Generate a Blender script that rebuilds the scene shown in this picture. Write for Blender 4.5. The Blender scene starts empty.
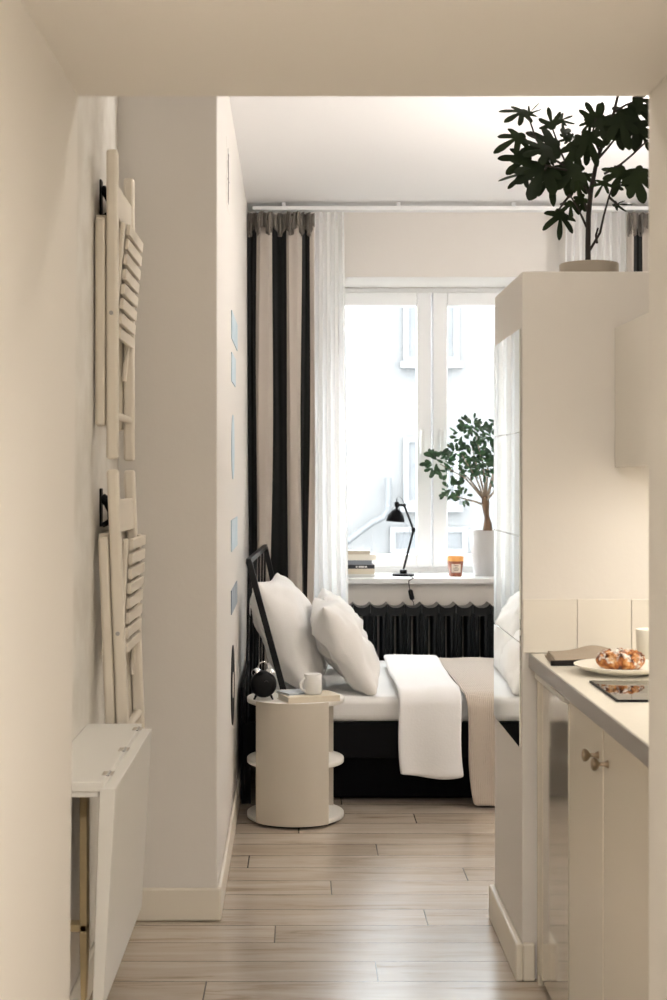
import bpy, bmesh, math, random
from mathutils import Vector, Matrix, noise
random.seed(7)
C = bpy.context.scene.collection
PI = math.pi
F, PX, PY, H = 1450.0, 303.0, 478.0, 1.40      # focal length in px, principal point, eye height

def at(px, py, Y):
    return Vector(((px - PX) * Y / F, Y, H - (py - PY) * Y / F))

# ------------------------------------------------------------------ materials
def mat(name, col, rough=.6, metal=0., spec=.5, bump=0., bscale=40., vary=0., vscale=3., col2=None, trans=0., coat=0., sheen=0., ior=1.5):
    m = bpy.data.materials.new(name); m.use_nodes = True
    nt = m.node_tree; b = nt.nodes['Principled BSDF']
    b.inputs['Base Color'].default_value = (*col, 1)
    b.inputs['Roughness'].default_value = rough
    b.inputs['Metallic'].default_value = metal
    b.inputs['Specular IOR Level'].default_value = spec
    b.inputs['IOR'].default_value = ior
    b.inputs['Transmission Weight'].default_value = trans
    b.inputs['Coat Weight'].default_value = coat
    b.inputs['Sheen Weight'].default_value = sheen
    tc = nt.nodes.new('ShaderNodeTexCoord')
    if vary or col2:
        n = nt.nodes.new('ShaderNodeTexNoise'); n.inputs['Scale'].default_value = vscale; n.inputs['Detail'].default_value = 5
        nt.links.new(tc.outputs['Object'], n.inputs['Vector'])
        r = nt.nodes.new('ShaderNodeValToRGB')
        c2 = col2 if col2 else tuple(c * (1 - vary) for c in col)
        r.color_ramp.elements[0].position = .35; r.color_ramp.elements[1].position = .65
        r.color_ramp.elements[0].color = (*c2, 1); r.color_ramp.elements[1].color = (*col, 1)
        nt.links.new(n.outputs['Fac'], r.inputs['Fac']); nt.links.new(r.outputs['Color'], b.inputs['Base Color'])
    if bump:
        n2 = nt.nodes.new('ShaderNodeTexNoise'); n2.inputs['Scale'].default_value = bscale; n2.inputs['Detail'].default_value = 6
        nt.links.new(tc.outputs['Object'], n2.inputs['Vector'])
        bp = nt.nodes.new('ShaderNodeBump'); bp.inputs['Strength'].default_value = bump; bp.inputs['Distance'].default_value = .01
        nt.links.new(n2.outputs['Fac'], bp.inputs['Height']); nt.links.new(bp.outputs['Normal'], b.inputs['Normal'])
    return m

def fabric(name, col, scale=220, strength=.25, col2=None, ribs=None, ribax='X'):
    m = mat(name, col, .9, sheen=.2, spec=.2, bump=strength, bscale=scale, col2=col2, vscale=12)
    if ribs:
        nt = m.node_tree; b = nt.nodes['Principled BSDF']
        w = nt.nodes.new('ShaderNodeTexWave'); w.bands_direction = ribax; w.inputs['Scale'].default_value = ribs; w.inputs['Distortion'].default_value = 1.2
        w.inputs['Detail'].default_value = 2
        tc = nt.nodes.new('ShaderNodeTexCoord'); nt.links.new(tc.outputs['Object'], w.inputs['Vector'])
        bp = nt.nodes.new('ShaderNodeBump'); bp.inputs['Strength'].default_value = .55; bp.inputs['Distance'].default_value = .006
        nt.links.new(w.outputs['Fac'], bp.inputs['Height']); nt.links.new(bp.outputs['Normal'], b.inputs['Normal'])
    return m

def emis(name, col, s):
    m = bpy.data.materials.new(name); m.use_nodes = True
    b = m.node_tree.nodes['Principled BSDF']
    b.inputs['Base Color'].default_value = (*col, 1); b.inputs['Emission Color'].default_value = (*col, 1); b.inputs['Emission Strength'].default_value = s
    return m

def floor_mat():
    m = bpy.data.materials.new('floor_planks'); m.use_nodes = True
    nt = m.node_tree; b = nt.nodes['Principled BSDF']; L = nt.links.new; N = nt.nodes.new
    tc = N('ShaderNodeTexCoord')
    br = N('ShaderNodeTexBrick'); br.offset = 0; br.offset_frequency = 2; br.squash = 1
    sx = N('ShaderNodeSeparateXYZ'); L(tc.outputs['Object'], sx.inputs[0])
    def ma(op, a, b=None):
        n = N('ShaderNodeMath'); n.operation = op
        for i, q in enumerate((a, b)):
            if q is None: continue
            if isinstance(q, (int, float)): n.inputs[i].default_value = q
            else: L(q, n.inputs[i])
        return n.outputs[0]
    row = ma('FLOOR', ma('DIVIDE', sx.outputs['Y'], .168))
    xo = ma('ADD', sx.outputs['X'], ma('MULTIPLY', ma('FRACT', ma('MULTIPLY', row, .6180339)), 1.25))
    cmb = N('ShaderNodeCombineXYZ'); L(xo, cmb.inputs[0]); L(sx.outputs['Y'], cmb.inputs[1])
    br.inputs['Scale'].default_value = 1; br.inputs['Brick Width'].default_value = 1.25; br.inputs['Row Height'].default_value = .168
    br.inputs['Mortar Size'].default_value = .0022; br.inputs['Mortar Smooth'].default_value = .2
    br.inputs['Color1'].default_value = (0, 0, 0, 1); br.inputs['Color2'].default_value = (1, 1, 1, 1); br.inputs['Mortar'].default_value = (.5, .5, .5, 1)
    L(cmb.outputs[0], br.inputs['Vector'])
    mp = N('ShaderNodeMapping'); mp.inputs['Scale'].default_value = (1.1, 9, 1); L(tc.outputs['Object'], mp.inputs['Vector'])
    # each board's grain is shifted by its own brick value
    ad = N('ShaderNodeVectorMath'); ad.operation = 'MULTIPLY_ADD'
    L(br.outputs['Color'], ad.inputs[0]); ad.inputs[1].default_value = (9, 5, 3); L(mp.outputs['Vector'], ad.inputs[2])
    n1 = N('ShaderNodeTexNoise'); n1.inputs['Scale'].default_value = 1.7; n1.inputs['Detail'].default_value = 8; n1.inputs['Roughness'].default_value = .65; n1.inputs['Distortion'].default_value = .8
    L(ad.outputs['Vector'], n1.inputs['Vector'])
    r = N('ShaderNodeValToRGB'); r.color_ramp.elements[0].position = .33; r.color_ramp.elements[1].position = .62
    r.color_ramp.elements[0].color = (.33, .26, .195, 1); r.color_ramp.elements[1].color = (.56, .485, .405, 1)
    e = r.color_ramp.elements.new(.43); e.color = (.48, .405, .33, 1)
    L(n1.outputs['Fac'], r.inputs['Fac'])
    tint = N('ShaderNodeMix'); tint.data_type = 'RGBA'; tint.blend_type = 'MULTIPLY'; tint.inputs['Factor'].default_value = 1
    r2 = N('ShaderNodeValToRGB'); r2.color_ramp.elements[0].color = (.82, .80, .78, 1); r2.color_ramp.elements[1].color = (1, 1, 1, 1)
    L(br.outputs['Color'], r2.inputs['Fac']); L(r.outputs['Color'], tint.inputs[6]); L(r2.outputs['Color'], tint.inputs[7])
    mx = N('ShaderNodeMix'); mx.data_type = 'RGBA'; L(br.outputs['Fac'], mx.inputs['Factor']); L(tint.outputs[2], mx.inputs[6]); mx.inputs[7].default_value = (.10, .07, .05, 1)
    L(mx.outputs[2], b.inputs['Base Color'])
    b.inputs['Roughness'].default_value = .22; b.inputs['Specular IOR Level'].default_value = .7
    bp = N('ShaderNodeBump'); bp.inputs['Strength'].default_value = .06; bp.inputs['Distance'].default_value = .003
    L(n1.outputs['Fac'], bp.inputs['Height']); L(bp.outputs['Normal'], b.inputs['Normal'])
    return m

def sheer_mat():
    m = bpy.data.materials.new('sheer_voile'); m.use_nodes = True
    nt = m.node_tree; nt.nodes.clear(); L = nt.links.new; N = nt.nodes.new
    out = N('ShaderNodeOutputMaterial'); d = N('ShaderNodeBsdfDiffuse'); t = N('ShaderNodeBsdfTranslucent'); tr = N('ShaderNodeBsdfTransparent')
    d.inputs['Color'].default_value = (.93, .92, .90, 1); t.inputs['Color'].default_value = (.95, .95, .94, 1)
    a = N('ShaderNodeMixShader'); a.inputs[0].default_value = .5; L(d.outputs[0], a.inputs[1]); L(t.outputs[0], a.inputs[2])
    c = N('ShaderNodeMixShader'); c.inputs[0].default_value = .18; L(a.outputs[0], c.inputs[1]); L(tr.outputs[0], c.inputs[2])
    L(c.outputs[0], out.inputs['Surface'])
    return m

def glass_mat():
    m = bpy.data.materials.new('window_glass'); m.use_nodes = True
    nt = m.node_tree; nt.nodes.clear(); L = nt.links.new; N = nt.nodes.new
    out = N('ShaderNodeOutputMaterial'); g = N('ShaderNodeBsdfGlossy'); g.inputs['Roughness'].default_value = .02
    tr = N('ShaderNodeBsdfTransparent'); tr.inputs['Color'].default_value = (.97, .985, .985, 1)
    lw = N('ShaderNodeLayerWeight'); pw = N('ShaderNodeMath'); pw.operation = 'POWER'; L(lw.outputs['Facing'], pw.inputs[0]); pw.inputs[1].default_value = 5
    fr = N('ShaderNodeMath'); fr.operation = 'MULTIPLY_ADD'; L(pw.outputs[0], fr.inputs[0]); fr.inputs[1].default_value = .9; fr.inputs[2].default_value = .03
    mx = N('ShaderNodeMixShader'); L(fr.outputs[0], mx.inputs[0]); L(tr.outputs[0], mx.inputs[1]); L(g.outputs[0], mx.inputs[2])
    L(mx.outputs[0], out.inputs['Surface'])
    return m

def croissant_mat():
    m = mat('baked_pastry', (.55, .24, .07), .5, bump=.6, bscale=90)
    nt = m.node_tree; b = nt.nodes['Principled BSDF']; L = nt.links.new; N = nt.nodes.new
    tc = N('ShaderNodeTexCoord'); n = N('ShaderNodeTexNoise'); n.inputs['Scale'].default_value = 55; n.inputs['Detail'].default_value = 4
    L(tc.outputs['Object'], n.inputs['Vector'])
    r = N('ShaderNodeValToRGB'); el = r.color_ramp.elements
    el[0].position = .36; el[0].color = (.05, .018, .012, 1); el[1].position = .72; el[1].color = (.85, .62, .36, 1)
    for p, c in ((.44, (.30, .085, .02, 1)), (.56, (.62, .25, .06, 1))):
        e = el.new(p); e.color = c
    L(n.outputs['Fac'], r.inputs['Fac'])
    n2 = N('ShaderNodeTexNoise'); n2.inputs['Scale'].default_value = 38; n2.inputs['Detail'].default_value = 3; L(tc.outputs['Object'], n2.inputs['Vector'])
    sp = N('ShaderNodeSeparateXYZ'); L(tc.outputs['Object'], sp.inputs[0])
    ma = N('ShaderNodeMath'); ma.operation = 'MULTIPLY_ADD'; L(sp.outputs['Z'], ma.inputs[0]); ma.inputs[1].default_value = 4; L(n2.outputs['Fac'], ma.inputs[2])
    r2 = N('ShaderNodeValToRGB'); r2.color_ramp.elements[0].position = .65; r2.color_ramp.elements[1].position = .74; L(ma.outputs[0], r2.inputs['Fac'])
    mx = N('ShaderNodeMix'); mx.data_type = 'RGBA'; L(r2.outputs['Color'], mx.inputs['Factor']); L(r.outputs['Color'], mx.inputs[6]); mx.inputs[7].default_value = (.88, .84, .78, 1)
    L(mx.outputs[2], b.inputs['Base Color'])
    return m

M = dict(
    wall=mat('cream_wall_paint', (.76, .722, .675), .75, bump=.05, bscale=60),
    hall=mat('hall_wall_paint', (.78, .738, .675), .75, bump=.04, bscale=50),
    plaster=mat('old_plaster', (.79, .76, .70), .9, bump=.5, bscale=14, col2=(.70, .66, .59), vscale=7),
    ceil=mat('ceiling_paint', (.83, .81, .79), .85),
    floor=floor_mat(),
    base=mat('baseboard_gloss', (.78, .72, .62), .4),
    plain_white=mat('white_gloss', (.82, .82, .81), .35),
    chair=mat('cream_lacquer_wood', (.76, .69, .585), .5, bump=.05, bscale=30),
    table=mat('white_laminate', (.80, .775, .72), .4),
    birch=mat('raw_birch', (.58, .44, .24), .6, vary=.15, vscale=10),
    black=mat('black_metal', (.004, .004, .005), .32, spec=.2),
    black_satin=mat('black_satin', (.004, .004, .005), .5, spec=.1),
    radiator=mat('black_radiator_paint', (.003, .004, .005), .3, spec=.22),
    shadow_black=mat('black_wood', (.003, .003, .004), .6, spec=.06),
    cream=mat('cream_powder_coat', (.57, .515, .43), .5),
    cream_light=mat('cream_shelf_daylit', (.84, .81, .75), .4),  # same cream as above, paled for window light falling on the shelves
    linen=fabric('white_linen', (.86, .84, .81), 160, .15),
    duvet=fabric('white_cotton', (.88, .87, .86), 120, .12),
    sheet=fabric('white_sheet', (.87, .86, .84), 200, .08),
    quilt=fabric('beige_quilt', (.58, .50, .42), 200, .2, ribs=38),
    drape=fabric('greige_drape', (.50, .445, .39), 400, .2),
    drape_head=fabric('shaded_drape_heading', (.17, .148, .125), 400, .2),  # drape darkened for shade in the gathers and black lining peeking through
    drape_dark=fabric('black_drape_lining', (.006, .0065, .006), 400, .15),
    sheer=sheer_mat(), glass=glass_mat(),
    pvc=mat('white_window_pvc', (.86, .865, .865), .35),
    mirror=mat('mirror_silver', (.93, .955, .945), .015, metal=1),
    steel=mat('brushed_steel', (.45, .43, .41), .35, metal=1),
    chrome=mat('chrome', (.8, .8, .8), .12, metal=1),
    brass=mat('aged_brass', (.30, .235, .165), .28, metal=1),
    cabinet=mat('cream_cabinet_gloss', (.74, .675, .56), .25),
    cab_top=mat('cream_upper_cabinet', (.77, .725, .65), .4),
    gloss=mat('glossy_appliance_front', (.66, .61, .53), .09, metal=.55),
    worktop=mat('cream_worktop', (.83, .785, .69), .3, vary=.03, vscale=60),
    hob=mat('black_ceramic_glass', (.012, .012, .012), .015, ior=3.2, spec=.5),
    plate=mat('cream_stoneware', (.86, .82, .73), .3),
    ceramic=mat('white_ceramic', (.85, .84, .81), .3),
    napkin=fabric('taupe_napkin', (.40, .32, .235), 350, .3),
    napkin_dark=fabric('black_napkin_hem', (.015, .013, .012), 350, .2),
    pastry=croissant_mat(),
    tile=mat('cream_wall_tile', (.79, .745, .67), .25),
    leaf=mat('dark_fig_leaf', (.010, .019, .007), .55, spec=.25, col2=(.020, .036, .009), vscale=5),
    leaf_green=mat('ficus_leaf', (.030, .095, .028), .28, col2=(.012, .042, .016), vscale=14),
    bark_dark=mat('dark_stem', (.022, .016, .012), .7),
    bark=mat('ficus_bark', (.17, .10, .055), .8, bump=.3, bscale=40, vary=.4, vscale=20),
    twig=mat('ficus_twig', (.27, .21, .15), .8),
    soil=mat('potting_soil', (.05, .035, .025), .95, bump=.8, bscale=60),
    pot_grey=mat('taupe_pot', (.44, .385, .315), .7),
    pot_white=mat('white_pot', (.54, .53, .52), .35),
    amber=mat('amber_glass', (.30, .10, .055), .1, coat=.5),
    lit_wax=mat('orange_lit_wax', (.80, .37, .10), .5),  # wax colour carries the orange light at the candle's top
    label=mat('cream_label', (.72, .60, .49), .6), ink=mat('brown_ink', (.16, .09, .06), .7),
    paper=mat('book_paper', (.82, .77, .67), .8), cream_book=mat('cream_book_cover', (.72, .64, .51), .6), beige_book=mat('beige_book_cover', (.62, .55, .44), .6),
    grey_book=mat('grey_book_cover', (.22, .24, .27), .5), black_book=mat('black_book_cover', (.02, .02, .025), .45), white_book=mat('white_book_cover', (.74, .73, .71), .5),
    tan_book=mat('tan_book_cover', (.52, .44, .33), .6), blue_grey=mat('pale_blue_grey_cover', (.50, .54, .58), .5),
    blue=mat('pale_blue_print', (.47, .60, .68), .5, col2=(.60, .69, .74), vscale=9), slate=mat('slate_blue_print', (.20, .25, .31), .5, col2=(.34, .39, .44), vscale=9),
    vinyl=mat('black_vinyl', (.004, .004, .004), .6, spec=.1), print_line=mat('pencil_line', (.25, .22, .21), .8), paper_white=mat('drawing_paper', (.78, .745, .70), .8),
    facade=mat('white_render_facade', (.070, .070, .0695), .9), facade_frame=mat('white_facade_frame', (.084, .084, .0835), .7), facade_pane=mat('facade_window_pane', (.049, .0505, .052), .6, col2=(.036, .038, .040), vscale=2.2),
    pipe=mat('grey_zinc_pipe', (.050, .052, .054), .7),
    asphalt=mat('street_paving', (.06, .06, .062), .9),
    lamp_glow=emis('lamp_diffuser', (1, .86, .66), 3), led_glow=emis('led_strip', (1, .86, .66), 6),
)

# ------------------------------------------------------------------ mesh builder
class B:
    def __init__(s): s.bm = bmesh.new()
    def box(s, x0, x1, y0, y1, z0, z1, mi=0):
        v = s.last = [s.bm.verts.new((x, y, z)) for x in (x0, x1) for y in (y0, y1) for z in (z0, z1)]
        for f in ((0, 1, 3, 2), (4, 6, 7, 5), (0, 4, 5, 1), (2, 3, 7, 6), (0, 2, 6, 4), (1, 5, 7, 3)):
            s.bm.faces.new([v[i] for i in f]).material_index = mi
        return s
    def obox(s, center, size, mtx, mi=0):      # oriented box
        hx, hy, hz = [k / 2 for k in size]
        s.box(-hx, hx, -hy, hy, -hz, hz, mi)
        for v in s.last: v.co = mtx @ v.co + Vector(center)
        return s
    def tube(s, pts, r, seg=10, mi=0, caps=True):
        pts = [Vector(p) for p in pts]; n = len(pts)
        rs = r if isinstance(r, (list, tuple)) else [r] * n
        rings = []; ref = None
        for i, p in enumerate(pts):
            t = (pts[min(i + 1, n - 1)] - pts[max(i - 1, 0)]).normalized()
            if ref is None:
                ref = Vector((0, 0, 1)) if abs(t.z) < .9 else Vector((1, 0, 0))
            a = (ref - t * ref.dot(t)).normalized(); ref = a; b = t.cross(a)
            rings.append([s.bm.verts.new(p + (a * math.cos(2 * PI * k / seg) + b * math.sin(2 * PI * k / seg)) * rs[i]) for k in range(seg)])
        for i in range(n - 1):
            for k in range(seg):
                s.bm.faces.new((rings[i][k], rings[i][(k + 1) % seg], rings[i + 1][(k + 1) % seg], rings[i + 1][k])).material_index = mi
        if caps:
            s.bm.faces.new(rings[0][::-1]).material_index = mi; s.bm.faces.new(rings[-1]).material_index = mi
        return s
    def lathe(s, prof, cx, cy, seg=40, mi=0, a0=0., a1=2 * PI):
        full = abs(a1 - a0 - 2 * PI) < 1e-6
        n = seg if full else seg + 1
        rings = []
        for r, z in prof:
            if r < 1e-6: rings.append([s.bm.verts.new((cx, cy, z))])
            else: rings.append([s.bm.verts.new((cx + r * math.cos(a0 + (a1 - a0) * k / seg), cy + r * math.sin(a0 + (a1 - a0) * k / seg), z)) for k in range(n)])
        for a, b in zip(rings[:-1], rings[1:]):
            for k in range(seg):
                k2 = (k + 1) % n
                if len(a) == 1 and len(b) == 1: continue
                if len(a) == 1: f = (a[0], b[k2], b[k])
                elif len(b) == 1: f = (a[k], a[k2], b[0])
                else: f = (a[k], a[k2], b[k2], b[k])
                s.bm.faces.new(f).material_index = mi
        return s
    def disc(s, cx, cy, z0, z1, r, seg=48, mi=0, bev=.002):
        return s.lathe([(0, z0), (r - bev, z0), (r, z0 + bev), (r, z1 - bev), (r - bev, z1), (0, z1)], cx, cy, seg, mi)
    def arc_panel(s, cx, cy, r0, r1, a0, a1, z0, z1, seg=24, mi=0):
        lo = []
        for k in range(seg + 1):
            a = a0 + (a1 - a0) * k / seg; c, q = math.cos(a), math.sin(a)
            lo.append([s.bm.verts.new((cx + r * c, cy + r * q, z)) for r, z in ((r0, z0), (r1, z0), (r1, z1), (r0, z1))])
        for a, b in zip(lo[:-1], lo[1:]):
            for j in range(4): s.bm.faces.new((a[j], a[(j + 1) % 4], b[(j + 1) % 4], b[j])).material_index = mi
        s.bm.faces.new(lo[0][::-1]); s.bm.faces.new(lo[-1])
        return s
    def grid(s, fn, nu, nv, mi=0, closed_u=False):
        vs = [[s.bm.verts.new(fn(i / nu, j / nv)) for j in range(nv + 1)] for i in range(nu + (0 if closed_u else 1))]
        n = len(vs)
        for i in range(nu):
            for j in range(nv):
                a, b = vs[i], vs[(i + 1) % n]
                s.bm.faces.new((a[j], b[j], b[j + 1], a[j + 1])).material_index = mi(i / nu, j / nv) if callable(mi) else mi
        return s
    def prism(s, poly, axis, d0, d1, mi=0):    # poly in the two other axes
        def P(a, b, d): return {'x': (d, a, b), 'y': (a, d, b), 'z': (a, b, d)}[axis]
        lo = [s.bm.verts.new(P(a, b, d0)) for a, b in poly]; hi = [s.bm.verts.new(P(a, b, d1)) for a, b in poly]
        n = len(poly)
        s.bm.faces.new(lo).material_index = mi; s.bm.faces.new(hi[::-1]).material_index = mi
        for i in range(n): s.bm.faces.new((lo[i], hi[i], hi[(i + 1) % n], lo[(i + 1) % n])).material_index = mi
        return s
    def leaf(s, outline, base, d, nrm, size, droop=.25, fold=.15, mi=0):
        d = Vector(d).normalized(); nrm = Vector(nrm); nrm = (nrm - d * nrm.dot(d)).normalized(); sd = d.cross(nrm)
        def P(x, y):
            z = -droop * y * y - fold * abs(x) + .0
            return Vector(base) + (sd * x + d * y + nrm * z) * size
        cx, cy = 0, .32
        c = s.bm.verts.new(P(cx, cy))
        mid = [s.bm.verts.new(P(cx + (x - cx) * .5, cy + (y - cy) * .5)) for x, y in outline]
        out = [s.bm.verts.new(P(x, y)) for x, y in outline]
        n = len(outline)
        for i in range(n):
            j = (i + 1) % n
            s.bm.faces.new((c, mid[i], mid[j])).material_index = mi
            s.bm.faces.new((mid[i], out[i], out[j], mid[j])).material_index = mi
        return s

ORG = {}
def obj(name, b, m, parent=None, bevel=0., seg=2, smooth=True, sub=0, solid=0., org=None, angle=35):
    bm = b.bm
    bmesh.ops.recalc_face_normals(bm, faces=bm.faces[:])
    if parent is not None: o0 = ORG[parent]
    elif org is not None: o0 = Vector(org)
    else:
        xs = [v.co.x for v in bm.verts]; ys = [v.co.y for v in bm.verts]; zs = [v.co.z for v in bm.verts]
        o0 = Vector(((min(xs) + max(xs)) / 2, (min(ys) + max(ys)) / 2, min(zs)))
    for v in bm.verts: v.co -= o0
    me = bpy.data.meshes.new(name); bm.to_mesh(me); bm.free()
    for mm in (m if isinstance(m, (list, tuple)) else [m]): me.materials.append(mm)
    if smooth:
        for p in me.polygons: p.use_smooth = True
        me.set_sharp_from_angle(angle=math.radians(angle))
    o = bpy.data.objects.new(name, me); C.objects.link(o)
    if parent is not None: o.parent = parent
    else: o.location = o0
    ORG[o] = o0
    if solid:
        k = o.modifiers.new('solid', 'SOLIDIFY'); k.thickness = solid; k.offset = 1
    if sub:
        k = o.modifiers.new('sub', 'SUBSURF'); k.levels = sub; k.render_levels = sub
    if bevel:
        k = o.modifiers.new('bevel', 'BEVEL'); k.width = bevel; k.segments = seg; k.limit_method = 'ANGLE'; k.angle_limit = math.radians(40); k.harden_normals = False
    return o

def tag(o, label, cat, group=None):
    o['label'] = label; o['category'] = cat
    if group: o['group'] = group
    return o
def thing(name, label, cat, loc, group=None):
    o = bpy.data.objects.new(name, None); C.objects.link(o); o.location = loc; o.empty_display_size = .05
    ORG[o] = Vector(loc); return tag(o, label, cat, group)
def struct(name, b, m, parent=None, **k):
    k.setdefault('smooth', False)
    o = obj(name, b, m, parent, **({'org': (0, 0, 0)} | k) if parent is None else k)
    if parent is None: o['kind'] = 'structure'
    return o
def copy_tree(o, parent=None):
    c = o.copy(); C.objects.link(c)
    if parent is not None: c.parent = parent
    for ch in list(o.children): copy_tree(ch, c)
    return c

# ------------------------------------------------------------------ the shell
HL, HR, YO, ZS = -.389, .588, 2.47, 2.049
YP, XP, KL, KR = 4.59, -.272, -.586, 1.23
YW, CZ, XR = 7.85, 2.84, 2.15
struct('floor', B().box(-.75, 2.35, -1.6, 8.45, -.1, 0), M['floor'])
struct('wall_hall_left', B().prism([(-.75, 0), (-.4016, 0), (-.3758, CZ), (-.75, CZ)], 'y', -1.5, YO), M['hall'], bevel=.004)
struct('wall_hall_right', B().box(HR, 2.35, -1.5, YO, 0, CZ), M['hall'], bevel=.004)
struct('wall_hall_back', B().box(HL - .02, HR, -1.6, -1.5, 0, ZS), M['hall'])
struct('ceiling_hall', B().box(HL - .012, HR, -1.5, YO, ZS, CZ), M['hall'], bevel=.004)
struct('wall_kitchen_left', B().box(-.75, KL, YO, YP, 0, CZ), M['plaster'])
struct('wall_kitchen_right', B().box(KR, 2.35, YO, 4.625, 0, CZ), M['wall'])
def xw(y): return XP - .0071 * (y - YP)        # the bedroom's left wall runs very slightly outwards
struct('wall_bedroom_left', B().prism([(-.75, YP), (XP, YP), (xw(YW), YW), (-.75, YW)], 'z', 0, CZ), M['wall'], bevel=.004)
struct('wall_bedroom_right', B().box(XR, 2.35, 4.625, YW, 0, CZ), M['wall'])
WX0, WX1, WZ0, WZ1, YF = .10, 1.376, .829, 2.488, 8.30
w = B()
w.box(-.75, WX0, YW, 8.45, 0, CZ); w.box(WX1, 2.35, YW, 8.45, 0, CZ); w.box(WX0, WX1, YW, 8.45, 0, WZ0); w.box(WX0, WX1, YW, 8.45, WZ1, CZ)
struct('wall_window', w, M['wall'])
struct('ceiling', B().box(-.75, 2.35, YO, 8.45, CZ, CZ + .12), M['ceil'])
PXL, PY0, PY1, PZ = .612, 4.05, 4.625, 1.977
struct('wall_partition', B().box(PXL, KR, PY0, PY1, 0, PZ), M['wall'], bevel=.003)

def board(name, x0, x1, y0, y1, h=.105):
    return struct(name, B().box(x0, x1, y0, y1, 0, h), M['base'], bevel=.007, seg=3)
board('baseboard_pier', KL, XP + .013, YP - .014, YP)
struct('baseboard_bedroom_left', B().prism([(XP, YP), (XP + .013, YP), (xw(YW) + .013, YW), (xw(YW), YW)], 'z', 0, .105), M['base'], bevel=.006, seg=3)
board('baseboard_kitchen_left', KL, KL + .014, YO, YP - .014)
pb = B(); pb.box(PXL - .02, PXL, PY0 - .02, PY1, 0, .105); pb.box(PXL, .646, PY0 - .02, PY0, 0, .105)
struct('baseboard_partition', pb, M['base'], bevel=.006, seg=3)
t = B()
for k in range(4): t.box(.613 + .1515 * k + .001, .613 + .1515 * (k + 1) - .001, PY0 - .006, PY0 - .0002, .912, 1.062)
struct('trim_1', t, M['tile'], bevel=.0015)

# ------------------------------------------------------------------ window
wn = bpy.data.objects.new('window_1', None); C.objects.link(wn); wn.location = (.738, YF, WZ0); wn['kind'] = 'structure'; ORG[wn] = Vector(wn.location)
SZ = .859
def frame_box(b, x0, x1, z0, z1, y0, y1, wl, wr, wb, wt):
    b.box(x0, x0 + wl, y0, y1, z0, z1); b.box(x1 - wr, x1, y0, y1, z0, z1)
    b.box(x0 + wl, x1 - wr, y0, y1, z0, z0 + wb); b.box(x0 + wl, x1 - wr, y0, y1, z1 - wt, z1); return b
fb = frame_box(B(), WX0, WX1, SZ, WZ1, YF, YF + .08, .045, .045, .04, .03)
obj('window_frame', fb, M['pvc'], wn, bevel=.004)
for x0, x1 in ((WX0 + .035, .735), (.741, WX1 - .035)):
    sw = frame_box(B(), x0, x1, SZ + .03, WZ1 - .025, YF - .018, YF + .05, .085, .085, .075, .078)
    so = obj('sash', sw, M['pvc'], wn, bevel=.006)
    obj('pane', B().box(x0 + .08, x1 - .08, YF + .01, YF + .022, SZ + .1, WZ1 - .1), M['glass'], so, smooth=False)
    hx = .680 if x0 < .7 else .792
    hb = B().box(hx - .014, hx + .014, YF - .026, YF - .018, 1.60, 1.68); hb.box(hx - .009, hx + .009, YF - .062, YF - .026, 1.645, 1.665); hb.box(hx - .011, hx + .011, YF - .066, YF - .05, 1.535, 1.668)
    obj('window_handle', hb, M['plain_white'], so, bevel=.004)
obj('window_sill', B().box(WX0 - .08, WX1 + .08, YW - .045, YW, WZ0, SZ).box(WX0, WX1, YW, YF, WZ0, SZ), M['plain_white'], wn, bevel=.004)

# ------------------------------------------------------------------ street outside
YB = 22.0
bd = thing('apartment_building', 'pale white rendered building across the street behind the window glass', 'building', (2, YB, -7))
fw = B(); 
wins = [(1.52, 2.36, 3.16, 4.9), (1.52, 2.36, .99, 2.02), (1.32, 2.49, .26, .66), (-1.6, -.75, 3.16, 4.9), (-1.6, -.75, .99, 2.02), (4.5, 5.4, 3.16, 4.9), (4.5, 5.4, .99, 2.02)]
fw.box(-16, 18, YB, YB + 6, -7, 7.5)
obj('facade_wall', fw, M['facade'], bd, smooth=False)
for x0, x1, z0, z1 in wins:
    fr = frame_box(B(), x0, x1, z0, z1, YB - .07, YB - .005, .08, .08, .07, .08)
    fr.box((x0 + x1) / 2 - .03, (x0 + x1) / 2 + .03, YB - .06, YB - .005, z0 + .07, z1 - .08)
    fr.box(x0 - .05, x1 + .05, YB - .16, YB - .005, z0 - .10, z0)
    fo = obj('window', fr, M['facade_frame'], bd, smooth=False)
    obj('pane', B().box(x0 + .06, x1 - .06, YB - .03, YB - .004, z0 + .05, z1 - .06), M['facade_pane'], fo, smooth=False)
obj('ledge', B().box(-16, 18, YB - .12, YB - .002, .05, .16), M['facade_frame'], bd, smooth=False)
struct('floor_street', B().box(-16, 18, 8.6, YB + 6, -7.2, -7), M['asphalt'])
yq = YB - .25
pp = [at(388, 478, yq), at(388, 498, yq), at(387.5, 510, yq), at(383, 517.5, yq), at(374, 521.5, yq), at(362, 530, yq), at(349, 540, yq), at(335, 551, yq), at(318, 567, yq)]
pd = B().tube(pp, .05, 12)
pd.tube([at(388, 490, yq), at(388, 490, yq) + Vector((0, .246, 0))], .02, 8)
pd.tube([at(318, 567, yq), at(318, 567, yq) + Vector((0, .246, 0))], .02, 8)
tag(obj('drain_pipe', pd, M['pipe']), 'bent grey pipe seen outside through the left window pane', 'pipe')

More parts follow.
